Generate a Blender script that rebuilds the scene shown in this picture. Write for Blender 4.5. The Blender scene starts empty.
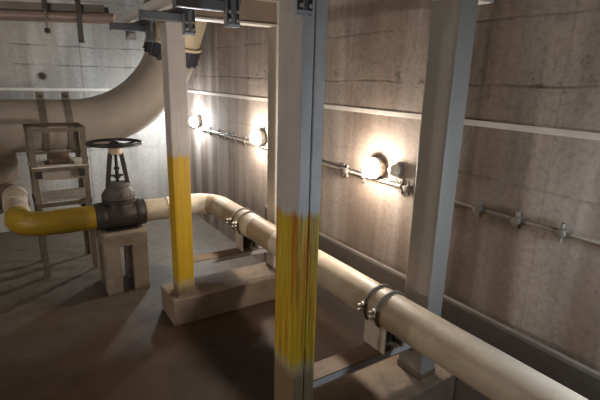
import bpy, bmesh, math, random
from mathutils import Vector, Matrix
random.seed(7)
PI = math.pi
scn = bpy.context.scene
COL = scn.collection

# ------------------------------------------------------------------ materials
class NT:
    def __init__(s, name):
        s.m = bpy.data.materials.new(name); s.m.use_nodes = True
        s.t = s.m.node_tree; s.b = s.t.nodes['Principled BSDF']
        s.co = s.n('ShaderNodeTexCoord').outputs['Object']
    def n(s, typ, **kw):
        nd = s.t.nodes.new(typ)
        for k, v in kw.items(): setattr(nd, k, v)
        return nd
    def l(s, a, b): s.t.links.new(a, b)
    def noise(s, scale, detail=4, rough=.55, stretch=(1, 1, 1), off=(0, 0, 0), dist=0):
        mp = s.n('ShaderNodeMapping'); mp.inputs['Scale'].default_value = stretch; mp.inputs['Location'].default_value = off
        s.l(s.co, mp.inputs[0])
        no = s.n('ShaderNodeTexNoise'); no.inputs['Scale'].default_value = scale
        no.inputs['Detail'].default_value = detail; no.inputs['Roughness'].default_value = rough
        no.inputs['Distortion'].default_value = dist
        s.l(mp.outputs[0], no.inputs['Vector']); return no.outputs['Fac']
    def ramp(s, fac, stops):
        r = s.n('ShaderNodeValToRGB'); e = r.color_ramp.elements
        while len(e) < len(stops): e.new(.5)
        for el, (p, c) in zip(e, stops):
            el.position = p; el.color = (*c, 1) if len(c) == 3 else c
        s.l(fac, r.inputs[0]); return r.outputs[0]
    def bw(s, fac, a, b): return s.ramp(fac, [(a, (0, 0, 0)), (b, (1, 1, 1))])
    def mix(s, fac, a, b, mode='MIX'):
        x = s.n('ShaderNodeMix', data_type='RGBA', blend_type=mode)
        for sock, v in ((x.inputs[0], fac), (x.inputs[6], a), (x.inputs[7], b)):
            if hasattr(v, 'links'): s.l(v, sock)
            elif isinstance(v, (int, float)): sock.default_value = v
            else: sock.default_value = (*v, 1)
        return x.outputs[2]
    def math(s, op, a, b=0.0, c=None):
        x = s.n('ShaderNodeMath', operation=op)
        for i, v in enumerate((a, b) if c is None else (a, b, c)):
            if hasattr(v, 'links'): s.l(v, x.inputs[i])
            else: x.inputs[i].default_value = v
        return x.outputs[0]
    def xyz(s):
        x = s.n('ShaderNodeSeparateXYZ'); s.l(s.co, x.inputs[0]); return x.outputs
    def bump(s, h, strength=.3, d=.01):
        b = s.n('ShaderNodeBump'); b.inputs['Strength'].default_value = strength; b.inputs['Distance'].default_value = d
        s.l(h, b.inputs['Height']); s.l(b.outputs[0], s.b.inputs['Normal'])
    def done(s, colr, rough=.7, metal=0.0, spec=.4):
        if hasattr(colr, 'links'): s.l(colr, s.b.inputs['Base Color'])
        else: s.b.inputs['Base Color'].default_value = (*colr, 1)
        if hasattr(rough, 'links'): s.l(rough, s.b.inputs['Roughness'])
        else: s.b.inputs['Roughness'].default_value = rough
        s.b.inputs['Metallic'].default_value = metal
        s.b.inputs['Specular IOR Level'].default_value = spec
        return s.m

def paint(name, base, dirt=None, rough=.55, metal=0., amount=.5, scale=6, stretch=(1, 1, 1), spec=.4, bump=.1):
    t = NT(name)
    dirt = dirt or tuple(c * .55 for c in base)
    a = t.noise(scale, 6, .65, stretch)
    c = t.mix(t.bw(a, .42, .75), base, t.mix(amount, base, dirt))
    b = t.noise(scale * 7, 3, .6, stretch, (3, 1, 2))
    c = t.mix(t.math('MULTIPLY', t.bw(b, .5, .8), .35 * amount), c, dirt)
    if bump: t.bump(b, bump, .004)
    return t.done(c, rough, metal, spec)

def wall_mat(name, axis, base, brown, seams, joints, foot=None, band=.5, splat=True):
    """board-marked concrete: axis = horizontal axis of the wall (0 = x, 1 = y)"""
    t = NT(name)
    st = (1, 1, .10)
    bands = t.noise(4.2, 2, .45, (1, 1, .05), (5, 2, 0))
    streak = t.noise(7, 4, .6, (1, 1, .12), (1, 7, 0))
    blot = t.noise(1.6, 5, .6, (1, 1, 1), (9, 3, 4))
    fine = t.noise(38, 4, .7)
    c = t.mix(t.bw(bands, .44, .58), base, brown)
    c = t.mix(t.math('MULTIPLY', t.bw(streak, .44, .66), .8 * band), c, tuple(v * .5 for v in brown))
    c = t.mix(t.math('MULTIPLY', t.bw(blot, .5, .75), .35), c, tuple(min(1, v * 1.35) for v in base))
    c = t.mix(t.math('MULTIPLY', t.bw(fine, .46, .7), .38), c, tuple(v * .45 for v in brown))
    o = t.xyz(); wob = t.noise(2.2, 4, .6, (1, 1, 1), (4, 4, 4))
    z = t.math('ADD', o[2], t.math('MULTIPLY', t.math('SUBTRACT', wob, .5), .055))
    gaps = t.noise(3.1, 3, .7, (1, 1, .3), (2, 8, 1))
    hgt = None
    for zs, w, stg in seams:
        d = t.math('ABSOLUTE', t.math('SUBTRACT', z, zs))
        f = t.math('SUBTRACT', 1.0, t.math('MINIMUM', t.math('DIVIDE', d, w), 1.0))
        f = t.math('MULTIPLY', f, t.bw(gaps, .38, .6))
        c = t.mix(t.math('MULTIPLY', f, stg), c, (.03, .026, .022))
        hgt = f if hgt is None else t.math('MAXIMUM', hgt, f)
    for js, w, stg in joints:
        d = t.math('ABSOLUTE', t.math('SUBTRACT', o[axis], js))
        f = t.math('SUBTRACT', 1.0, t.math('MINIMUM', t.math('DIVIDE', d, w), 1.0))
        c = t.mix(t.math('MULTIPLY', f, stg), c, (.03, .027, .024))
        hgt = f if hgt is None else t.math('MAXIMUM', hgt, f)
    if splat:      # black mould specks along the pour line
        sp = t.noise(17, 5, .75, (1, 1, 1), (6, 1, 2))
        d = t.math('ABSOLUTE', t.math('SUBTRACT', o[2], 1.78))
        zone = t.math('SUBTRACT', 1.0, t.math('MINIMUM', t.math('DIVIDE', d, .16), 1.0))
        f = t.math('MULTIPLY', t.bw(sp, .56, .66), zone)
        c = t.mix(t.math('MULTIPLY', f, .8), c, (.022, .02, .018))
    rough = .85
    t.bump(t.math('SUBTRACT', fine, t.math('MULTIPLY', hgt, .5) if hgt is not None else 0.0), .35, .006)
    return t.done(c, rough, 0, .25)

def floor_mat():
    t = NT('wet brown concrete floor')
    a = t.noise(1.1, 6, .6, (1, 1, 1), (2, 5, 0), .4)
    b = t.noise(9, 6, .7, (1, 1, 1), (7, 1, 0))
    o = t.xyz()
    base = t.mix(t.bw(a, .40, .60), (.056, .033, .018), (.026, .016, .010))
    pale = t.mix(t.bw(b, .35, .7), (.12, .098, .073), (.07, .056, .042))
    # paler grey-brown near the back wall, darker brown nearer
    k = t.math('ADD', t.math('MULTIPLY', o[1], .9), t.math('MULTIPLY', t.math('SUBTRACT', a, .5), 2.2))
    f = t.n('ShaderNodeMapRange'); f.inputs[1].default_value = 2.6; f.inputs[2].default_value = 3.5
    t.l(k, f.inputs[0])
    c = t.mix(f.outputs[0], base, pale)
    c = t.mix(t.math('MULTIPLY', t.bw(b, .5, .72), .5), c, (.05, .036, .026))
    t.bump(b, .3, .008)
    r = t.n('ShaderNodeMapRange'); r.inputs[3].default_value = .38; r.inputs[4].default_value = .8
    t.l(a, r.inputs[0])
    return t.done(c, r.outputs[0], 0, .3)

def column_mat(name, base, z_top, z_bot, worn):
    t = NT(name)
    o = t.xyz()
    st = t.noise(34, 5, .7, (1, 1, .045), (3, 2, 1))
    st2 = t.noise(60, 3, .65, (1, 1, .05), (1, 9, 3))
    blot = t.noise(5, 5, .6)
    grey = t.mix(t.bw(blot, .4, .7), base, tuple(v * .78 for v in base))
    grey = t.mix(t.math('MULTIPLY', t.bw(st2, .5, .75), .3), grey, tuple(v * .5 for v in base))
    if worn:
        yel = t.ramp(st, [(.32, (.34, .11, .006)), (.44, (.42, .21, .008)), (.54, (.46, .34, .012)), (.66, (.36, .34, .06)), (.74, (.16, .12, .05))])
        yel = t.mix(t.math('MULTIPLY', t.bw(st2, .5, .68), .75), yel, (.13, .075, .02))
    else:
        yel = t.mix(t.bw(st, .35, .7), (.50, .315, .014), (.38, .215, .012))
    jag = t.math('MULTIPLY', t.math('SUBTRACT', st, .5), .13 if worn else .06)
    zt = t.math('ADD', o[2], jag)
    up = t.n('ShaderNodeMapRange'); up.inputs[1].default_value = z_top + .015; up.inputs[2].default_value = z_top - .015
    t.l(zt, up.inputs[0])
    dn = t.n('ShaderNodeMapRange'); dn.inputs[1].default_value = z_bot - .04; dn.inputs[2].default_value = z_bot + .04
    t.l(zt, dn.inputs[0])
    f = t.math('MULTIPLY', up.outputs[0], dn.outputs[0])
    low = t.n('ShaderNodeMapRange'); low.inputs[1].default_value = z_bot + .05; low.inputs[2].default_value = z_bot - .05
    t.l(o[2], low.inputs[0])
    body = t.mix(low.outputs[0], grey, (.17, .13, .065))
    c = t.mix(f, body, yel)
    t.bump(st2, .12, .003)
    return t.done(c, .5, 0, .4)

def emit_mat(name, colr, strength):
    t = NT(name)
    t.b.inputs['Emission Color'].default_value = (*colr, 1)
    t.b.inputs['Emission Strength'].default_value = strength
    return t.done((.9, .9, .88), .3)

M = {}
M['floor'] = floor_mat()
M['wall_r'] = wall_mat('brown streaked board concrete', 1, (.38, .325, .28), (.225, .172, .135),
                       [(2.03, .011, .5), (1.30, .010, .45), (1.745, .010, .7), (2.5, .012, .5)], [(5.02, .012, .6), (1.02, .006, .22), (-.2, .01, .5)])
M['wall_b'] = wall_mat('grey board concrete', 0, (.38, .365, .34), (.30, .28, .25),
                       [(2.02, .012, .7), (1.82, .012, .7), (1.2, .01, .5), (.86, .01, .5), (2.5, .012, .6)], [(.80, .008, .5), (-.7, .01, .5)], splat=False)
M['wall_foot'] = paint('dark foot concrete', (.16, .135, .112), (.10, .082, .066), .8, scale=4, amount=.6)
M['ceil'] = paint('grey soffit concrete', (.30, .28, .26), rough=.85)
M['ledge'] = paint('pale limed concrete', (.66, .62, .56), (.42, .37, .31), .8, scale=9, stretch=(1, 1, 1), amount=.5)
M['plinth'] = paint('dirty poured concrete', (.21, .155, .105), (.085, .06, .04), .8, scale=7, amount=.7, bump=.3)
M['stand'] = paint('cast concrete stained at the feet', (.22, .18, .13), (.09, .068, .048), .8, scale=6, amount=.7, bump=.3)
M['col_front'] = column_mat('grey paint over worn yellow', (.40, .385, .365), 1.235, .56, True)
M['col_left'] = column_mat('cream paint over yellow', (.44, .40, .355), 1.225, .30, False)
M['cream'] = paint('cream column paint', (.46, .425, .36), (.30, .26, .2), .55, scale=3, amount=.4)
M['greycol'] = paint('grey green column paint', (.29, .28, .25), (.20, .185, .16), .5, scale=4, amount=.5, stretch=(1, 1, .3))
M['beam'] = paint('beam paint in dull buff', (.22, .17, .125), (.14, .11, .08), .6, scale=4, amount=.5)
M['pipe'] = paint('dusty cream pipe paint', (.44, .37, .275), (.18, .125, .078), .5, scale=3.2, amount=.8, stretch=(1, .6, 1))
M['pipe_lt'] = paint('pale pipe paint', (.60, .535, .43), (.38, .31, .22), .5, scale=7, amount=.4)
M['pipe_dk'] = paint('tan pipe paint', (.36, .27, .175), (.2, .14, .085), .55, scale=6, amount=.5)
M['yellow'] = paint('yellow pipe paint', (.33, .21, .012), (.19, .11, .012), .45, scale=6, amount=.6)
M['duct'] = paint('brownish cream main paint', (.29, .255, .21), (.19, .155, .12), .5, scale=2.5, amount=.55)
M['duct_hi'] = paint('yellowed riser paint', (.52, .44, .30), (.36, .29, .19), .5, scale=3, amount=.4)
M['duct_bot'] = paint('dark brown branch paint', (.15, .11, .07), (.09, .065, .04), .6, scale=4, amount=.5)
M['iron'] = paint('dark grey cast iron', (.036, .033, .031), (.065, .042, .027), .5, metal=.3, scale=12, amount=.6)
M['wheel'] = paint('black handwheel enamel', (.03, .03, .034), (.09, .06, .04), .4, metal=.3, scale=10, amount=.5)
M['ironpale'] = paint('dusty bonnet iron', (.085, .075, .065), (.05, .042, .036), .65, metal=.2, scale=12, amount=.7)
M['steel'] = paint('weathered galvanised steel', (.36, .38, .40), (.2, .18, .16), .45, metal=.55, scale=9, amount=.5)
M['strut'] = paint('dull zinc channel', (.16, .165, .175), (.09, .087, .08), .5, metal=.4, scale=9, amount=.5)
M['bolt'] = paint('tarnished bolt metal', (.42, .37, .30), (.2, .14, .09), .45, metal=.6, scale=20, amount=.5)
M['rack'] = paint('rust-flecked grey green rack paint', (.13, .112, .083), (.07, .045, .026), .6, scale=10, amount=.9)
M['shelf'] = paint('pale lamplit tray', (.66, .60, .48), (.40, .33, .22), .7, scale=8, amount=.5)  # pale plate, lightened further for the lamp light falling on it
M['box'] = paint('brown instrument housing', (.16, .115, .07), (.09, .06, .035), .6, scale=9, amount=.5)
M['black'] = paint('black rubber', (.018, .017, .016), (.04, .035, .03), .7, scale=9)
M['band'] = paint('blue black coupling rubber', (.03, .035, .055), (.07, .06, .05), .55, scale=9)
M['conduit'] = paint('galvanised conduit', (.36, .32, .27), (.2, .16, .12), .5, metal=.3, scale=14, amount=.5)
M['fitting'] = paint('dull cast conduit fitting', (.19, .165, .14), (.09, .07, .05), .55, metal=.2, scale=14, amount=.5)
M['jbox'] = paint('pale enamel junction box', (.62, .56, .48), (.42, .36, .28), .5, scale=14, amount=.4)
M['tray'] = paint('brown dusted tray steel', (.10, .085, .072), (.05, .04, .032), .45, metal=.35, scale=7, amount=.6)
M['brownpipe'] = paint('dull brown pipe paint', (.25, .19, .155), (.15, .11, .085), .3, scale=7, amount=.5)
M['cable_grey'] = paint('pale grey cable sheath', (.46, .45, .43), (.3, .28, .26), .5, scale=8)
M['cable_black'] = paint('black cable sheath', (.03, .03, .033), (.07, .06, .055), .45, scale=8)
M['white'] = paint('white painted plate', (.60, .57, .52), (.36, .31, .25), .55, scale=9, amount=.5)
LAMP_S = 1.0
M['cool'] = emit_mat('cool white glowing glass', (.86, .93, 1.0), 400 * LAMP_S)
M['warm'] = emit_mat('warm white glowing glass', (1.0, .88, .77), 240 * LAMP_S)
M['cool2'] = emit_mat('bluish white glowing glass', (.74, .86, 1.0), 150 * LAMP_S)

# ------------------------------------------------------------------ mesh helpers
def V(*a): return Vector(a)
def frame(axis):
    a = Vector(axis).normalized()
    u = a.orthogonal().normalized() if abs(a.z) > .98 else Vector((0, 0, 1)).cross(a).normalized()
    return a, u, a.cross(u)

class MB:
    def __init__(s): s.bm = bmesh.new()
    def box(s, x0, x1, y0, y1, z0, z1, bev=0):
        g = bmesh.ops.create_cube(s.bm, size=1, matrix=Matrix.Translation(((x0+x1)/2, (y0+y1)/2, (z0+z1)/2)) @ Matrix.Diagonal((x1-x0, y1-y0, z1-z0, 1)))
        if bev:
            ed = list({e for v in g['verts'] for e in v.link_edges})
            bmesh.ops.bevel(s.bm, geom=ed, offset=bev, segments=2, affect='EDGES', profile=.6)
        return s
    def bar(s, p0, p1, w, h, up=(0, 0, 1)):
        p0, p1 = Vector(p0), Vector(p1); d = p1 - p0; a = d.normalized(); up = Vector(up)
        r = a.cross(up)
        if r.length < 1e-5: r = a.orthogonal()
        r.normalize(); q = r.cross(a)
        vs = [s.bm.verts.new(p + r*(sx*w/2) + q*(sz*h/2)) for p in (p0, p1) for sx, sz in ((-1,-1),(1,-1),(1,1),(-1,1))]
        for f in ((3,2,1,0),(4,5,6,7),(0,1,5,4),(1,2,6,5),(2,3,7,6),(3,0,4,7)): s.bm.faces.new([vs[i] for i in f])
        return s
    def rings(s, rings, cap=True, closed=False):
        L = [[s.bm.verts.new(p) for p in r] for r in rings]
        n = len(L[0])
        pairs = list(zip(L, L[1:])) + ([(L[-1], L[0])] if closed else [])
        for a, b in pairs:
            for i in range(n): s.bm.faces.new((a[i], a[(i+1) % n], b[(i+1) % n], b[i]))
        if cap and not closed:
            s.bm.faces.new(list(reversed(L[0]))); s.bm.faces.new(L[-1])
        return s
    def collar(s, base, axis, prof, n=48):      # a closed ring of revolution with a bore
        base = Vector(base); a, u, w = frame(axis)
        L = [[s.bm.verts.new(base + a*t + (u*math.cos(2*PI*i/n) + w*math.sin(2*PI*i/n))*r) for i in range(n)] for r, t in prof]
        for k in range(len(L)):
            p, q = L[k], L[(k+1) % len(L)]
            for i in range(n): s.bm.faces.new((p[i], p[(i+1) % n], q[(i+1) % n], q[i]))
        return s
    def cyl(s, p0, p1, r0, r1=None, n=24):
        r1 = r0 if r1 is None else r1
        return s.lathe(p0, Vector(p1) - Vector(p0), [(r0, 0), (r1, (Vector(p1)-Vector(p0)).length)], n)
    def lathe(s, base, axis, prof, n=32):
        base = Vector(base); a, u, w = frame(axis)
        return s.rings([[base + a*t + (u*math.cos(2*PI*i/n) + w*math.sin(2*PI*i/n))*max(r, 1e-4) for i in range(n)] for r, t in prof])
    def tube(s, pts, r, n=16, closed=False):
        pts = [Vector(p) for p in pts]; N = len(pts); out = []
        rad = r if isinstance(r, (list, tuple)) else [r]*N
        prev = None
        for i, p in enumerate(pts):
            if closed: t = pts[(i+1) % N] - pts[i-1]
            else: t = pts[min(i+1, N-1)] - pts[max(i-1, 0)]
            t.normalize()
            if prev is None: u = frame(t)[1]
            else: u = (prev - t*prev.dot(t)).normalized()
            prev = u; w = t.cross(u)
            out.append([p + (u*math.cos(2*PI*k/n) + w*math.sin(2*PI*k/n))*rad[i] for k in range(n)])
        return s.rings(out, closed=closed)
    def hexnut(s, p, axis, r, h): return s.lathe(p, axis, [(r, 0), (r, h)], 6)
    def build(s, name, mat, parent=None, smooth=None, bevel=0, label=None):
        bmesh.ops.recalc_face_normals(s.bm, faces=s.bm.faces)
        me = bpy.data.meshes.new(name); s.bm.to_mesh(me); s.bm.free()
        o = bpy.data.objects.new(name, me); COL.objects.link(o)
        me.materials.append(mat)
        if smooth is not None:
            for p in me.polygons: p.use_smooth = True
            try: me.set_sharp_from_angle(angle=math.radians(smooth))
            except Exception: pass
        if bevel:
            b = o.modifiers.new('bevel', 'BEVEL'); b.width = bevel; b.segments = 2; b.limit_method = 'ANGLE'; b.angle_limit = math.radians(50)
        if parent: o.parent = parent
        if label: o['label'] = label
        return o

def tag(o, label, cat, group=None, kind=None):
    o['label'] = label; o['category'] = cat
    if group: o['group'] = group
    if kind: o['kind'] = kind
    return o
def thing(name, label, cat, group=None):
    e = bpy.data.objects.new(name, None); COL.objects.link(e); e.empty_display_size = .05
    return tag(e, label, cat, group)
def at(e, loc):        # put an Empty at the thing's base while its world-space parts stay put
    e.location = loc
    for c in e.children: c.matrix_parent_inverse = Matrix.Translation(-Vector(loc))
    return e
def struct(mb, name, mat, **k):
    o = mb.build(name, mat, **k); o['kind'] = 'structure'; return o
def copy_tree(o, parent=None):
    c = o.copy(); COL.objects.link(c)
    if parent: c.parent = parent; c.matrix_parent_inverse = o.matrix_parent_inverse.copy()
    for ch in o.children: copy_tree(ch, c)
    return c

# ------------------------------------------------------------------ the setting
XW, YB = 1.953, 5.78          # right wall, back wall
XL, YF, ZC = -3.2, -3.4, 3.1
ZL = 1.573                    # ledge height
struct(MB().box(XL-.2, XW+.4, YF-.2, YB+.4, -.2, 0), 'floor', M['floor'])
struct(MB().box(XL-.2, XW+.4, YF-.2, YB+.4, ZC, ZC+.2), 'ceiling', M['ceil'])
struct(MB().box(XW, XW+.4, YF, YB+.3, 0, ZL-.028).box(XW, XW+.4, YF, YB+.3, ZL-.028, ZC), 'wall_right', M['wall_r'])
struct(MB().box(XL, XW, YB, YB+.4, 0, ZL-.028).box(XL, XW, YB, YB+.4, ZL-.028, ZC), 'wall_back', M['wall_b'])
struct(MB().box(XL-.2, XL, YF, YB+.3, 0, ZC), 'wall_left', M['wall_b'])
struct(MB().box(XL, XW+.3, YF-.2, YF, 0, ZC), 'wall_front', M['wall_r'])
struct(MB().box(XW-.003, XW+.006, YF, YB-.004, ZL-.028, ZL), 'trim_1', M['ledge'], bevel=.001)
struct(MB().box(XL, XW-.003, YB-.003, YB+.006, ZL-.028, ZL), 'trim_2', M['ledge'], bevel=.001)
# darker foot of the right wall: a slightly proud band with a splayed top
mb = MB()
prof = [(XW+.01, 0), (XW-.012, 0), (XW-.012, .575), (XW-.009, .59), (XW+.01, .612)]
mb.rings([[(x, y, z) for x, z in prof] for y in (YF+.002, 3.55)])
struct(mb, 'baseboard_right', M['wall_foot'])

# ------------------------------------------------------------------ portal frames
YN, YFAR = 1.377, 2.93        # front faces of the near and the far frame
ZP = .2                       # top of the plinths
def channel_column(name, x0, x1, y0, y1, z0, z1, mat, label, split):
    t = thing(name, label, 'column')
    if split:
        xm = (x0+x1)/2; g = .0012
        for a, b in ((x0, xm-g), (xm+g, x1)):
            MB().box(a, b, y0, y1, z0, z1).build('channel', mat, t, bevel=.006)
        MB().box(xm-g-.004, xm+g+.004, y0+.008, y1-.008, z0, z1).build('weld_seam', M['rack'], t)
    else:
        MB().box(x0, x1, y0, y1, z0, z1).build('shaft', mat, t, bevel=.006)
    return t
c = channel_column('steel_column', 0.896, 1.003, YN, YN+.165, ZP+.012, 2.62, M['col_front'],
                   'nearest steel column, grey above and streaky worn yellow below', True)
MB().box(.866, 1.033, YN-.03, YN+.185, ZP, ZP+.012).build('base_plate', M['iron'], c, bevel=.002)
at(c, (.968, YN+.08, ZP))
c = channel_column('steel_column', .904, 1.024, YFAR, YFAR+.125, ZP+.012, 2.62, M['col_left'],
                   'farther free-standing column with smooth yellow lower half, beside the valve', False)
bp = MB().box(.896, 1.032, YFAR-.008, YFAR+.133, ZP, ZP+.012).build('base_plate', M['plinth'], c, bevel=.002)
at(c, (.964, YFAR+.06, ZP))
c = channel_column('steel_column', 1.708, 1.822, YN, YN+.168, ZP, 2.62, M['greycol'],
                   'plain grey column close to the right wall, behind the cream pipe', False)
MB().box(1.704, 1.826, YN-.004, YN+.172, ZP, ZP+.035).build('grout_pad', M['plinth'], c, bevel=.006)
at(c, (1.765, YN+.08, ZP))
c = channel_column('steel_column', 1.725, 1.845, 2.99, 3.12, ZP, 2.62, M['cream'],
                   'slim cream column against the right wall beside the middle lamp', False)
MB().box(1.721, 1.849, 2.986, 3.124, ZP, ZP+.035).build('grout_pad', M['plinth'], c, bevel=.006)
at(c, (1.785, 3.05, ZP))

def frame_beam(x0, x1, y0, y1, z0, z1, label):
    t = thing('steel_beam', label, 'beam')
    ym = (y0+y1)/2
    MB().box(x0, x1, y0, y1, z0, z0+.012).build('bottom_flange', M['cream'], t)
    MB().box(x0, x1, y0, y1, z1-.012, z1).build('top_flange', M['cream'], t)
    MB().box(x0, x1, y0+.012, y0+.024, z0+.012, z1-.012).build('web', M['beam'], t)
    for x in (x0+.28, x0+.42):
        MB().box(x-.012, x+.012, y0-.018, y0+.012, z1-.055, z1-.012).build('cleat', M['beam'], t, bevel=.002)
    return at(t, ((x0+x1)/2, ym, z0))
frame_beam(1.026, 1.945, 2.985, 3.115, 2.105, 2.275, 'buff beam across the top from the yellow-footed column by the valve to the wall')
frame_beam(1.005, 1.945, YN+.012, YN+.145, 2.105, 2.275, 'beam end at the top edge meeting the plain grey column by the wall')

def plinth(x0, y0, y1, label):
    t = MB()
    t.box(x0, 1.93, y0, y1, 0, ZP, bev=.012)
    return tag(t.build('concrete_plinth', M['plinth']), label, 'plinth')
plinth(.85, 2.885, 3.20, 'low concrete plinth under the column beside the valve and the slim cream one')
plinth(.83, 1.31, 1.615, 'low concrete plinth under the nearest worn yellow column and the plain grey one')

def cross_channel(x0, x1, y0, z1, label):
    t = thing('cross_channel', label, 'strut')
    MB().box(x0, x1, y0, y0+.105, z1-.008, z1).build('top_flange', M['plinth'], t)
    MB().box(x0, x1, y0, y0+.008, z1-.042, z1-.008).build('lip', M['cable_grey'], t)  # lip paler than its steel: light on this face put into the colour
    return at(t, ((x0+x1)/2, y0+.05, z1-.05))
ZS = .43
cross_channel(1.005, 1.70, YN+.045, ZS, 'steel cross channel from the nearest worn yellow column under the near pipe clamp')
cross_channel(1.026, 1.722, 2.99, ZS-.005, 'steel cross channel from the column beside the valve under the far pipe clamp')

# ------------------------------------------------------------------ cream pipe
XP, ZPI, RP = 1.52, .63, .094
YV = 3.78                     # axis of the cross run with the valve
def arc(c, u, v, r, a0, a1, n):
    c, u, v = Vector(c), Vector(u), Vector(v)
    return [c + u*(r*math.cos(a)) + v*(r*math.sin(a)) for a in [a0 + (a1-a0)*i/n for i in range(n+1)]]
RB = .21
pp = thing('cream_pipe', 'long cream pipe along the right wall, bending left to the valve', 'pipe')
MB().cyl((.885, YV, ZPI), (1.09, YV, ZPI), RP-.002, n=40).build('pipe_segment', M['pipe'], pp, smooth=40)
MB().cyl((1.09, YV, ZPI), (XP-RB, YV, ZPI), RP, n=40).build('pipe_segment', M['pipe_lt'], pp, smooth=40, label='paler pipe segment next to the bend')
cc = (XP-RB, YV-RB, ZPI)
MB().tube(arc(cc, (0, 1, 0), (1, 0, 0), RB, 0, PI/4, 10), RP, 40).build('elbow', M['pipe_lt'], pp, smooth=40)
MB().tube(arc(cc, (0, 1, 0), (1, 0, 0), RB, PI/4, PI/2, 10), RP-.001, 40).build('elbow', M['pipe_dk'], pp, smooth=40, label='darker tan half of the bend')
for y0, y1, m, r in ((YV-RB, 3.38, 'pipe', RP), (3.38, 3.17, 'pipe_dk', RP-.001), (3.17, 2.90, 'pipe_lt', RP+.001), (2.90, 2.56, 'pipe_dk', RP), (2.56, 2.30, 'pipe_lt', RP+.001), (2.30, -1.8, 'pipe', RP)):
    MB().cyl((XP, y0, ZPI), (XP, y1, ZPI), r, n=40).build('pipe_segment', M[m], pp, smooth=40)
for x in (1.09,):
    MB().lathe((x-.005, YV, ZPI), (1, 0, 0), [(RP-.002, 0), (RP+.004, .003), (RP+.004, .009), (RP-.002, .012)], 40).build('weld_bead', M['pipe'], pp, smooth=40)
at(pp, (XP, 1.5, ZPI-RP))

# pipe posts on the channels and the clamps over the pipe
def post(y0, y1, z0, label):
    t = thing('pipe_post', label, 'pipe support')
    ztop = ZPI-RP-.002
    MB().box(1.445, 1.453, y0, y1, z0, ztop+.033).build('flange', M['white'], t)
    MB().box(1.587, 1.595, y0, y1, z0, ztop+.033).build('flange', M['white'], t)
    MB().box(1.453, 1.587, (y0+y1)/2-.004, (y0+y1)/2+.004, z0, ztop).build('web', M['iron'], t)
    return at(t, (XP, (y0+y1)/2, z0))
post(1.40, 1.555, ZS, 'short white steel post under the near clamp of the cream pipe')
post(3.00, 3.13, ZS-.005, 'short steel post under the far clamp of the cream pipe')
def clamp(ys, label, lug):
    t = thing('pipe_clamp', label, 'pipe clamp')
    for y in ys:
        b = MB().tube([(XP + (RP+.0075)*math.cos(a), y, ZPI + (RP+.0075)*math.sin(a)) for a in [2*PI*i/40 for i in range(40)]], .0065, 10, closed=True).build('hoop', M['fitting'], t, smooth=50)
        ang = math.radians(172); d = Vector((math.cos(ang), 0, math.sin(ang))); p = Vector((XP, y, ZPI)) + d*(RP+.004)
        MB().bar(p + V(0, 0, .022), p + V(0, 0, -.026), .03, .012, up=d).build('lug', M['fitting'], b, bevel=.002)
        for dz in (.011, -.015):
            st = p + V(-.002, 0, dz)
            MB().cyl(st, st + d*.05, .006, n=12).build('stud', M['bolt'], b, smooth=40)
            MB().hexnut(st + d*.012, d, .0135, .012).build('nut', M['bolt'], b)
    return at(t, (XP, sum(ys)/2, ZPI-RP))
clamp((1.455, 1.54), 'pair of dark hoops with bright nuts clamping the cream pipe, nearer the camera', 1)
clamp((3.035, 3.135), 'pair of hoops clamping the cream pipe just before its bend', 1)

# ------------------------------------------------------------------ valve with handwheel
XV = .712
v = thing('gate_valve', 'dark cast iron gate valve with handwheel, between yellow and cream pipes', 'valve')
MB().lathe((XV-.125, YV, ZPI), (1, 0, 0), [(.07, 0), (.103, .006), (.112, .05), (.118, .125), (.112, .20), (.103, .244), (.07, .25)], 40).build('body', M['iron'], v, smooth=40)
MB().lathe((XV, YV, ZPI), (0, 0, 1), [(.10, -.06), (.118, 0), (.112, .07), (.105, .105), (.128, .108), (.132, .112), (.132, .134), (.128, .137)], 40).build('neck_flange', M['iron'], v, smooth=35)
bn = MB().lathe((XV, YV, .769), (0, 0, 1), [(.128, 0), (.132, .004), (.132, .028), (.124, .032), (.118, .05), (.102, .075), (.088, .095), (.094, .098), (.094, .113), (.04, .115)], 40).build('bonnet', M['ironpale'], v, smooth=35, label='dusty paler bonnet')
for i in range(10):
    a = 2*PI*(i+.5)/10; p = V(XV + .115*math.cos(a), YV + .115*math.sin(a), .801)
    MB().hexnut(p, (0, 0, 1), .013, .013).cyl(p, p + V(0, 0, .022), .006, n=10).build('bolt', M['ironpale'], bn)
for s, x in ((-1, XV-.125), (1, XV+.125)):
    MB().lathe((x - s*.012, YV, ZPI), (s, 0, 0), [(.09, 0), (.109, .003), (.112, .018), (.112, .042), (.107, .06), (.109, .075), (.101, .082), (.095, .083)], 40).build('end_collar', M['iron'], v, smooth=35)
# yoke: two tapering arms and a cream cap
for s in (-1, 1):
    m = MB()
    P = [(.076, .882), (.064, .97), (.054, 1.05), (.040, 1.138)]
    m.rings([[(XV + s*x - dx, YV + dy, z) for dx, dy in ((-.014, -.028), (.014, -.028), (.014, .028), (-.014, .028))] for x, z in P])
    m.build('yoke_arm', M['wheel'], v, bevel=.003)
MB().lathe((XV, YV, .88), (0, 0, 1), [(.092, 0), (.082, .016), (.045, .02)], 32).build('yoke_foot', M['ironpale'], v, smooth=35)
MB().lathe((XV, YV, 1.128), (0, 0, 1), [(.046, 0), (.052, .006), (.05, .045), (.036, .056)], 32).build('yoke_cap', M['pipe'], v, smooth=35, label='cream yoke cap')
MB().lathe((XV, YV, .9), (0, 0, 1), [(.013, 0), (.013, .03), (.026, .035), (.026, .05), (.016, .055), (.014, .10), (.022, .104), (.022, .12), (.012, .125), (.012, .32)], 16).build('stem', M['iron'], v, smooth=35)
MB().bar((XV-.045, YV, .955), (XV+.045, YV, .955), .03, .014).build('gland', M['iron'], v, bevel=.003)
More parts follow.
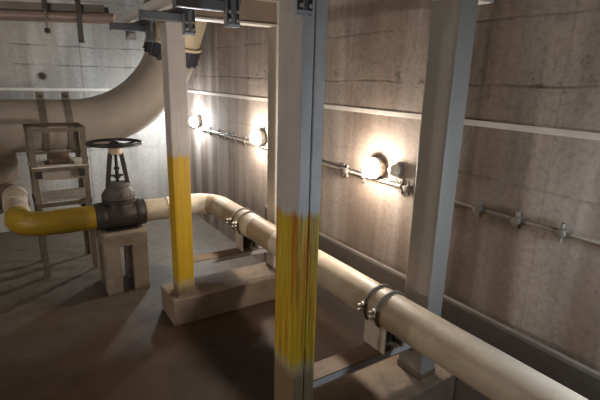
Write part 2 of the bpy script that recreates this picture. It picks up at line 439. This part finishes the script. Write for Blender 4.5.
hw = MB().tube([(XV + .2*math.cos(a), YV + .2*math.sin(a), 1.217) for a in [2*PI*i/56 for i in range(56)]], .0125, 12, closed=True).build('handwheel', M['wheel'], v, smooth=60)
for i in range(5):
    a = 2*PI*i/5 + .35; d = V(math.cos(a), math.sin(a), 0); c0 = V(XV, YV, 0)
    MB().tube([c0 + d*.03 + V(0, 0, 1.204), c0 + d*.09 + V(0, 0, 1.198), c0 + d*.15 + V(0, 0, 1.206), c0 + d*.195 + V(0, 0, 1.217)], [.012, .010, .009, .009], 10).build('spoke', M['wheel'], hw, smooth=60)
MB().lathe((XV, YV, 1.186), (0, 0, 1), [(.034, 0), (.036, .01), (.034, .036), (.022, .04), (.022, .055), (.012, .058)], 24).build('hub', M['wheel'], hw, smooth=35)
MB().box(XV-.12, XV+.12, YV-.09, YV+.09, .511, .521).build('packing_board', M['iron'], v)
at(v, (XV, YV, .511))

# concrete stand under it
s_ = thing('concrete_stand', 'square four-legged concrete stand under the black valve', 'stand')
x0, x1, y0, y1 = .535, .878, 3.605, 3.985
MB().box(x0, x1, y0, y1, .405, .511, bev=.008).build('slab', M['stand'], s_)
for xa in (x0+.004, x1-.124):
    for ya in (y0+.004, y1-.124):
        MB().box(xa, xa+.12, ya, ya+.12, 0, .407, bev=.006).build('leg', M['stand'], s_)
at(s_, ((x0+x1)/2, (y0+y1)/2, 0))

# ------------------------------------------------------------------ yellow pipe and ringed coupling
yp = thing('yellow_pipe', 'yellow painted pipe left of the valve with a bend at the left edge', 'pipe')
XY = .0; RY = .2
MB().cyl((XV-.196, YV, ZPI), (.24, YV, ZPI), RP+.003, n=40).build('pipe_segment', M['yellow'], yp, smooth=40)
MB().tube([(.24, YV, ZPI)] + arc((XY+RY, YV+RY, ZPI), (0, -1, 0), (-1, 0, 0), RY, 0, PI/2, 14) + [(XY, YV+RY+.06, ZPI)], RP, 40).build('elbow', M['yellow'], yp, smooth=40)
MB().cyl((XY, YV+RY+.06, ZPI), (XY, 4.36, ZPI), RP-.002, n=40).build('pipe_segment', M['pipe'], yp, smooth=40, label='unpainted pale end of the yellow pipe')
at(yp, (.25, YV, ZPI-RP))
prof = []; y = 0
while y < .46:
    prof += [(.072, y), (.074, y+.025), (.095, y+.032), (.102, y+.06), (.095, y+.088), (.074, y+.095)]; y += .115
bl = MB().lathe((XY, 4.361, ZPI), (0, 1, 0), prof, 40).build('ringed_coupling', M['pipe'], None, smooth=70)
tag(bl, 'pale ribbed pipe coupling behind the yellow bend at the left edge', 'pipe coupling')

# ------------------------------------------------------------------ large main with rising bend
YM, ZM, RM = 5.15, 1.232, .252
TH = math.radians(80); RBG = .98; XS = .585
uu = V(0, -.37, .93).normalized()
mn = thing('large_main', 'big cream water main along the back wall rising into a bend', 'pipe')
MB().cyl((-2.4, YM, ZM), (XS, YM, ZM), RM, n=64).build('pipe_segment', M['duct'], mn, smooth=40)
cen = V(XS, YM, ZM) + uu*RBG
MB().tube([cen + V(1, 0, 0)*(RBG*math.sin(a)) - uu*(RBG*math.cos(a)) for a in [TH*i/28 for i in range(29)]], RM, 64).build('elbow', M['duct'], mn, smooth=40)
pe = cen + V(1, 0, 0)*(RBG*math.sin(TH)) - uu*(RBG*math.cos(TH))
tt = (V(1, 0, 0)*math.cos(TH) + uu*math.sin(TH)).normalized()
MB().lathe(pe - tt*.075, tt, [(RM-.01, 0), (RM+.012, .002), (RM+.012, .02), (RM-.01, .022)], 64).build('end_flange', M['duct'], mn, smooth=35)
cb = MB().lathe(pe - tt*.053, tt, [(RM-.01, 0), (RM+.014, .004), (RM+.018, .075), (RM+.014, .148), (RM-.01, .152)], 64).build('coupling_band', M['band'], mn, smooth=35, label='blue black coupling band')
a_, u_, w_ = frame(tt)
for i in range(16):
    an = 2*PI*i/16; d = u_*math.cos(an) + w_*math.sin(an)
    MB().cyl(pe + d*(RM+.022) - tt*.055, pe + d*(RM+.022) + tt*.105, .007, n=10).hexnut(pe + d*(RM+.022) - tt*.06, tt, .013, .015).build('tie_bolt', M['iron'], cb, smooth=40)
L = (ZC - pe.z)/tt.z
MB().lathe(pe + tt*.098, tt, [(RM-.01, 0), (RM+.03, .002), (RM+.03, .03), (RM+.004, .033), (RM+.004, L-.36)], 64).build('riser', M['duct_hi'], mn, smooth=35, label='yellowed riser above the coupling')
MB().lathe((-.20, YM, ZM), (0, 0, -1), [(.262, .05), (.262, .48), (.20, .56), (.13, .64), (.125, .80)], 56).build('branch', M['duct_bot'], mn, smooth=50, label='dark brown branch dropping at the left edge')
MB().tube([(-.20, YM, .47)] + [(-.20 + .2*math.sin(a)*0, YM, .47) for a in ()] + [(-.17, YM-.05, .55), (-.09, YM-.16, ZPI), (XY, 4.86, ZPI)], [.12, .12, .105, .092], 28).build('outlet', M['duct_bot'], mn, smooth=60)
at(mn, (-.9, YM, ZM-RM))

def strap(x, label):
    t = thing('pipe_strap', label, 'strap', )
    MB().collar((x-.028, YM, ZM), (1, 0, 0), [(RM+.0005, 0), (RM+.010, 0), (RM+.010, .056), (RM+.0005, .056)], 64).build('band', M['rack'], t, smooth=35)
    for dy in (-.012, .012):
        MB().box(x-.034, x+.034, YM-.06+dy-.004, YM-.06+dy+.004, ZM+RM-.02, ZM+RM+.075).build('lug', M['rack'], t, bevel=.002)
    MB().cyl((x, YM-.10, ZM+RM+.035), (x, YM-.02, ZM+RM+.035), .007, n=10).hexnut((x, YM-.10, ZM+RM+.035), (0, 1, 0), .013, .012).build('lug_bolt', M['iron'], t)
    return at(t, (x, YM, ZM-RM))
strap(.315, 'left strap of two around the big main above the metal rack')
strap(.535, 'right strap of two around the big main above the metal rack')

# ------------------------------------------------------------------ metal rack
rk = thing('metal_rack', 'rusty angle-iron rack standing in front of the big main at left', 'rack')
rx0, rx1, ry0, ry1, rz = .135, .568, 4.24, 4.67, 1.30
def angle(m, x, y, sx, sy, z0, z1, w=.045, th=.006):
    m.box(min(x, x+sx*w), max(x, x+sx*w), min(y, y+sy*th), max(y, y+sy*th), z0, z1)
    m.box(min(x, x+sx*th), max(x, x+sx*th), min(y, y+sy*w), max(y, y+sy*w), z0, z1)
    return m
for x, sx in ((rx0, 1), (rx1, -1)):
    for y, sy in ((ry0, 1), (ry1, -1)):
        lg = angle(MB(), x, y, sx, sy, .006, rz).build('leg', M['rack'], rk)
        MB().box(x - .03 + sx*.02, x + .03 + sx*.02, y - .03 + sy*.02, y + .03 + sy*.02, 0, .006).build('foot_plate', M['rack'], lg)
def rail(z, h, name):
    if name != 'guard_rail': MB().box(rx0+.006, rx1-.006, ry0-.006, ry0, z-h, z).build(name, M['rack'], rk)
    MB().box(rx0+.006, rx1-.006, ry1, ry1+.006, z-h, z).build(name, M['rack'], rk)
    MB().box(rx0-.006, rx0, ry0, ry1, z-h, z).build(name, M['rack'], rk)
    MB().box(rx1, rx1+.006, ry0, ry1, z-h, z).build(name, M['rack'], rk)
rail(rz, .035, 'top_rail')
rail(1.045, .025, 'guard_rail')
rail(.970, .03, 'shelf_rail')
rail(.668, .035, 'shelf_rail')
MB().box(rx0, rx1, ry0, ry1, .972, .98).build('shelf_tray', M['shelf'], rk, label='pale lamplit shelf tray')
MB().box(rx0+.05, rx1-.05, ry0+.012, ry0+.02, .86, .955).build('apron', M['duct'], rk)
m = MB()          # expanded metal mesh of the lower shelf
nx = 9
for k in range(-nx, nx+1):
    for sg in (1, -1):
        a, b = rx0 + .006, rx1 - .006; w = b - a; step = w/nx*1.0
        pts = []
        xs = a + k*step
        # line x = xs + sg*(y-ry0) clipped to the tray
        ya, yb = ry0+.004, ry1-.004
        def cl(x, y): return x
        t0, t1 = 0.0, yb-ya
        if sg == 1:
            t0 = max(t0, a-xs); t1 = min(t1, b-xs)
        else:
            xs2 = xs + w
            t0 = max(t0, xs2-b); t1 = min(t1, xs2-a); xs = xs2
        if t1 - t0 > .01:
            m.bar((xs+sg*t0, ya+t0, .679), (xs+sg*t1, ya+t1, .679), .008, .006)
m.build('mesh_shelf', M['conduit'], rk, label='expanded metal lower shelf')
for x in (rx0+.055, rx1-.055):
    MB().box(x-.022, x+.022, ry0-.02, ry0+.01, .885, .948).build('clip', M['black'], rk, bevel=.004, label='black plastic clip')
at(rk, ((rx0+rx1)/2, (ry0+ry1)/2, 0))
ib = thing('instrument_box', 'small brown lidded instrument box on the rack shelf', 'box')
MB().box(.275, .445, 4.34, 4.50, .987, 1.035).build('housing', M['box'], ib, bevel=.008)
MB().lathe((.272, 4.42, 1.03), (1, 0, 0), [(.034, 0), (.042, .006), (.042, .17), (.034, .176)], 32).build('lid', M['box'], ib, smooth=35)
MB().box(.245, .475, 4.325, 4.515, .98, .987).build('base_plate', M['rack'], ib)
at(ib, (.35, 4.42, .98))

# ------------------------------------------------------------------ wall lamps and conduit
XC, ZCO = XW-.017, 1.143
def lamp(y, mat, label, z=1.218):
    t = thing('bulkhead_lamp', label, 'wall lamp', None)
    MB().lathe((XW+.002, y, z), (-1, 0, 0), [(.060, 0), (.062, .008), (.067, .044), (.067, .052), (.050, .054)], 36).build('base', M['jbox'], t, smooth=35)
    pr = [(.062*math.cos(a), .052 + .070*math.sin(a)) for a in [PI/2*k/14 for k in range(15)]]
    MB().lathe((XW+.002, y, z), (-1, 0, 0), pr, 36).build('globe', mat, t, smooth=60)
    MB().cyl((XC, y, ZCO+.012), (XC, y, z-.05), .010, n=14).build('stub', M['conduit'], t, smooth=40)
    return at(t, (XW, y, z))
lamp(5.20, M['cool'], 'farthest glowing wall lamp, cool white, beside the valve-side column')
lamp(3.62, M['warm'], 'middle glowing wall lamp, warm, left of the slim cream column')
lamp(2.075, M['warm'], 'nearest and largest glowing wall lamp, left of the grey wall column')
lamp(.36, M['cool2'], 'bluish wall lamp just past the right edge of the photo')

cd = thing('conduit', 'thin conduit running along the right wall below the lamps', 'conduit')
MB().tube([(XC, -2.4, ZCO), (XC, 1.0, ZCO+.002), (XC, 3.2, ZCO-.002), (XC, 5.6, ZCO)], .0085, 14).build('tube', M['conduit'], cd, smooth=50)
MB().tube([(XC+.004, y, ZCO+.022+.006*math.sin(y*5.1)) for y in [1.9 + .12*i for i in range(31)]], .0055, 10).build('cable', M['cable_black'], cd, smooth=60, label='thin dark cable tied along the conduit')
at(cd, (XC, 1.6, ZCO))
def clip(y, label):
    t = thing('conduit_clip', label, 'clip', 'small clips on the conduit between the lamps')
    MB().box(XW-.014, XW+.002, y-.012, y+.012, ZCO-.045, ZCO+.045).build('back_plate', M['fitting'], t, bevel=.002)
    MB().collar((XC, y-.011, ZCO), (0, 1, 0), [(.0105, 0), (.0155, 0), (.0155, .022), (.0105, .022)], 16).build('saddle', M['fitting'], t, smooth=35)
    return at(t, (XW, y, ZCO))
for y in (5.08, 4.86, 4.62, 4.40, 4.18, 3.95):
    clip(y, 'small clip on the conduit between the two farther glowing lamps')
for y in (2.42, 2.20, 1.86):
    clip(y, 'small clip on the conduit close to the nearest glowing lamp')
def round_box(y, label, mat='fitting', z=ZCO):
    t = thing('round_junction_box', label, 'junction box', 'round junction boxes on the conduit')
    MB().lathe((XW+.002, y, z), (-1, 0, 0), [(.017, 0), (.019, .004), (.019, .040), (.016, .043)], 24).build('body', M[mat], t, smooth=35)
    MB().lathe((XW-.044, y, z), (-1, 0, 0), [(.021, 0), (.021, .004), (.014, .006)], 24).build('lid', M[mat], t, smooth=35)
    for s in (-1, 1):
        MB().cyl((XC, y+s*.016, z), (XC, y+s*.040, z), .0115, n=16).build('spout', M[mat], t, smooth=40)
        MB().cyl((XW-.014, y+.006, z+s*.016), (XW-.014, y+.006, z+s*.042), .009, n=14).build('blank_spout', M[mat], t, smooth=40)
    return at(t, (XW, y, z))
round_box(2.36, 'round junction box between the nearest worn column and the nearest lamp', z=ZCO)
round_box(1.79, 'round junction box at the left edge of the grey wall column')
round_box(1.31, 'round junction box just right of the grey wall column')
round_box(1.105, 'middle of the three round junction boxes right of the grey column')
round_box(.905, 'rightmost of the three round junction boxes right of the grey column')
sb = thing('unlit_lamp', 'small pale unlit wall fitting right beside the nearest glowing lamp', 'wall lamp')
MB().lathe((XW-.001, 1.90, 1.235), (-1, 0, 0), [(.046, 0), (.048, .006), (.046, .02), (.036, .024)], 28).build('base', M['fitting'], sb, smooth=35)
MB().lathe((XW-.022, 1.90, 1.235), (-1, 0, 0), [(.036, 0), (.038, .012), (.034, .03), (.024, .044), (.010, .050)], 28).build('globe', M['jbox'], sb, smooth=60)
MB().tube([(XW-.02, 1.90, 1.190), (XW-.022, 1.89, 1.17), (XC, 1.875, ZCO+.012)], .006, 10).build('lead', M['conduit'], sb, smooth=60)
at(sb, (XW, 1.90, 1.235))

# ------------------------------------------------------------------ overhead cable trays
def tray(p0, p1, w, h, z, label, rungs):
    t = thing('cable_tray', label, 'cable tray')
    a = V(p0[0], p0[1], z); b = V(p1[0], p1[1], z); d = (b-a).normalized(); nrm = V(-d.y, d.x, 0)
    for s in (-1, 1):
        o = nrm*(s*w/2)
        rl = MB().bar(a+o+V(0, 0, h/2), b+o+V(0, 0, h/2), .006, h)
        rl.bar(a+o-nrm*(s*.012)+V(0, 0, .003), b+o-nrm*(s*.012)+V(0, 0, .003), .024, .006)
        rl.build('side_rail', M['tray'], t)
    n = rungs
    for i in range(n):
        c0 = a + (b-a)*((i+.5)/n)
        MB().bar(c0-nrm*(w/2-.005)+V(0, 0, .012), c0+nrm*(w/2-.005)+V(0, 0, .012), .03, .014).build('rung', M['tray'], t)
    return at(t, (a+b)/2)
A0, A1 = (-1.9, 4.72), (.70, 3.72)
A0 = (-1.9, 5.115); A1 = (.72, 3.725)
tray(A0, A1, .11, .05, 2.167, 'brown cable tray crossing at the top left in front of the back wall', 9)
XT0, XT1 = .66, .87
def cable(pts, r, mat, label):
    # smooth a polyline
    P = [Vector(p) for p in pts]; out = []
    for i in range(len(P)-1):
        p0, p1, p2, p3 = P[max(i-1, 0)], P[i], P[i+1], P[min(i+2, len(P)-1)]
        for k in range(8):
            t = k/8
            out.append(.5*((2*p1) + (p2-p0)*t + (2*p0-5*p1+4*p2-p3)*t*t + (3*p1-p0-3*p2+p3)*t**3))
    out.append(P[-1])
    return tag(MB().tube(out, r, 14).build('cable', M[mat], None, smooth=60), label, 'cable')
zc = 2.077
cable([(.745, 3.46, 2.0885), (.735, 3.0, 2.0885), (.72, 2.4, 2.0885), (.71, 1.0, 2.0885), (.70, -1.8, 2.0885)], .031, 'cable_grey', 'thick pale grey cable running overhead towards the camera')
cable([(.808, 3.50, 2.0705), (.806, 2.4, 2.0705), (.80, 1.0, 2.0705), (.79, -1.8, 2.0705)], .013, 'cable_black', 'thin black cable between the thick pale and the other black one overhead')
cable([(.835, 3.50, 2.0735), (.838, 2.4, 2.0735), (.838, 1.0, 2.0735), (.838, -1.8, 2.0735)], .016, 'cable_black', 'black cable right of the thick pale one overhead')
bpz = 2.128
bp_ = tag(MB().tube([(-1.9, 5.085, bpz), (-.6, 4.39, bpz), (.07, 4.03, bpz), (.42, 3.845, bpz), (.76, 3.66, bpz)], .037, 24).build('brown_pipe', M['brownpipe'], None, smooth=60),
    'dull brown pipe crossing the top left below the dark tray', 'pipe')
def arm(y, label, zb=1.955, xr=.882):
    t = thing('cantilever_arm', label, 'bracket', 'cantilever arms under the overhead tray')
    # upright: two slotted channels back to back, hung from the ceiling
    hg = MB()
    for s in (-1, 1):
        hg.box(xr-.004+s*.018-.014, xr-.004+s*.018+.014, y-.002, y+.004, zb, ZC)
        for e in (-1, 1):
            hg.box(xr-.004+s*.018+e*.013-.0015, xr-.004+s*.018+e*.013+.0015, y-.024, y, zb, ZC)
    hg.build('upright', M['steel'], t)
    MB().box(xr-.034, xr+.026, y-.028, y-.024, zb, zb+.012).build('end_plate', M['steel'], t)
    MB().box(.635, xr-.036, y-.022, y+.022, 2.016, 2.057).build('arm', M['strut'], t, bevel=.003)
    MB().box(.631, .635, y-.024, y+.024, 2.012, 2.060).build('end_cap', M['strut'], t)
    for dz in (.025, .06):
        for dx in (-.022, .014):
            MB().hexnut((xr+dx, y-.026, zb+dz), (0, -1, 0), .008, .006).build('bolt', M['bolt'], t)
    return at(t, (xr, y, zb))
arm(1.36, 'zinc cantilever arm with its upright end before the nearest worn column')
arm(1.92, 'zinc cantilever arm second from the nearest column, before the buff beam')
arm(2.46, 'zinc cantilever arm third from the nearest column, crossing the yellow-footed column top')
arm(3.19, 'farthest zinc cantilever arm, left of the yellow-footed column top')

def hanger(x, y, zb, flat, label):
    t = thing('hanger', label, 'hanger')
    if flat:
        MB().box(x-.018, x+.018, y-.004, y+.004, zb, ZC).build('strap', M['tray'], t)
        MB().box(x-.02, x+.02, y-.03, y+.004, zb, zb+.008).build('toe', M['tray'], t)
    else:
        MB().box(x-.016, x+.016, y-.012, y+.012, 2.17, ZC).build('channel', M['tray'], t)
        MB().cyl((x, y, zb), (x, y, 2.17), .008, n=12).build('rod', M['fitting'], t, smooth=40)
        MB().hexnut((x, y, zb+.01), (0, 0, 1), .02, .03).build('nut', M['iron'], t)
    return at(t, (x, y, ZC))
def ty(x): return A0[1] + (A1[1]-A0[1])*(x-A0[0])/(A1[0]-A0[0])
hanger(.335, ty(.335)-.09, 2.005, False, 'hanging rod with a nut at its end, on the back tray at top left')
hanger(.535, ty(.535)-.09, 1.955, True, 'flat hanging strap on the back tray, right of the rod')

wp = thing('wall_bracket', 'dark square bracket on the back wall high beside the big bend', 'bracket')
MB().box(1.315, 1.425, YB-.012, YB, 2.13, 2.26).build('plate', M['fitting'], wp, bevel=.002)
MB().box(1.33, 1.41, YB-.05, YB-.008, 2.17, 2.21).build('stub', M['fitting'], wp, bevel=.003)
at(wp, (1.37, YB, 2.13))
hp = thing('hole_plug', 'dark oval plugged hole in the back wall above the rack', 'plug')
MB().lathe((.41, YB+.004, 1.70), (0, -1, 0), [(.046, 0), (.046, .006), (.03, .012)], 24).build('collar', M['fitting'], hp, smooth=35)
MB().lathe((.41, YB-.008, 1.70), (0, -1, 0), [(.03, 0), (.028, .006), (.01, .008)], 24).build('core', M['iron'], hp, smooth=35)
hp.scale = (1, 1, 1)
at(hp, (.41, YB, 1.65))

# ------------------------------------------------------------------ fill lamps added out of view to brighten the hall
def batten(x, y, z, ln, axis, label, strength, colr):
    t = thing('fill_batten_light', label, 'fill light', 'added fill battens on the ceiling out of view')
    m = emit_mat('fill batten glow', colr, strength)
    dx, dy = (ln/2, .05) if axis == 0 else (.05, ln/2)
    MB().box(x-dx, x+dx, y-dy, y+dy, z, ZC).build('housing', M['steel'], t)
    MB().box(x-dx+.02, x+dx-.02, y-dy+.015, y+dy-.015, z-.02, z).build('diffuser', m, t)
    return at(t, (x, y, ZC))
batten(-1.7, 1.0, ZC-.06, 1.2, 1, 'added fill batten on the ceiling to the left of the camera', 4, (1, .95, .9))
batten(-1.9, 3.9, ZC-.06, 1.2, 1, 'added fill batten on the ceiling left of the view near the back wall', 8, (1, .94, .88))
batten(.1, -1.7, ZC-.06, 1.2, 0, 'added fill batten on the ceiling behind the camera', 4, (.95, .98, 1))
M['warmfill'] = emit_mat('warm fill glow on the left wall', (1.0, .89, .81), 270)
def left_fill_lamp(y, z, label):  # added fill lamps, brightening the faces turned to the left
    t = thing('bulkhead_lamp', label, 'wall lamp')
    MB().lathe((XL, y, z), (1, 0, 0), [(.075, 0), (.077, .01), (.07, .04), (.055, .045)], 32).build('base', M['fitting'], t, smooth=35)
    pr = [(.07*math.cos(a), .05 + .07*math.sin(a)) for a in [PI/2*k/12 for k in range(13)]]
    MB().lathe((XL, y, z), (1, 0, 0), pr, 32).build('globe', M['warmfill'], t, smooth=60)
    return at(t, (XL, y, z))
left_fill_lamp(.9, 1.8, 'warm fill lamp added on the left wall, nearer the camera, out of view')
left_fill_lamp(2.4, 1.8, 'warm fill lamp added on the left wall, nearer the back, out of view')

w = bpy.data.worlds.new('world'); scn.world = w; w.use_nodes = True
w.node_tree.nodes['Background'].inputs[0].default_value = (.5, .5, .5, 1)
w.node_tree.nodes['Background'].inputs[1].default_value = 0.0

# ------------------------------------------------------------------ camera
f = 450.0
def ray(px, py): return Vector((px-300.0, 200.0-py, -f))
Yc = ray(-3, 70).normalized()
q = ray(497, 83.5)
Zc = q.cross(Yc).normalized()
if Zc.y < 0: Zc = -Zc
Xc = Yc.cross(Zc)
R = Matrix((Xc, Yc, Zc))      # world = R @ camera
cam = bpy.data.cameras.new('camera'); co = bpy.data.objects.new('camera', cam); COL.objects.link(co)
cam.sensor_width = 36; cam.lens = 36*f/600; cam.clip_start = .02
co.matrix_world = Matrix.Translation((0, 0, 1.75)) @ R.to_4x4()
scn.camera = co
scn.view_settings.view_transform = 'Standard'; scn.view_settings.look = 'None'
scn.view_settings.exposure = 0.72; scn.view_settings.gamma = 1; scn.view_settings.use_curve_mapping = False
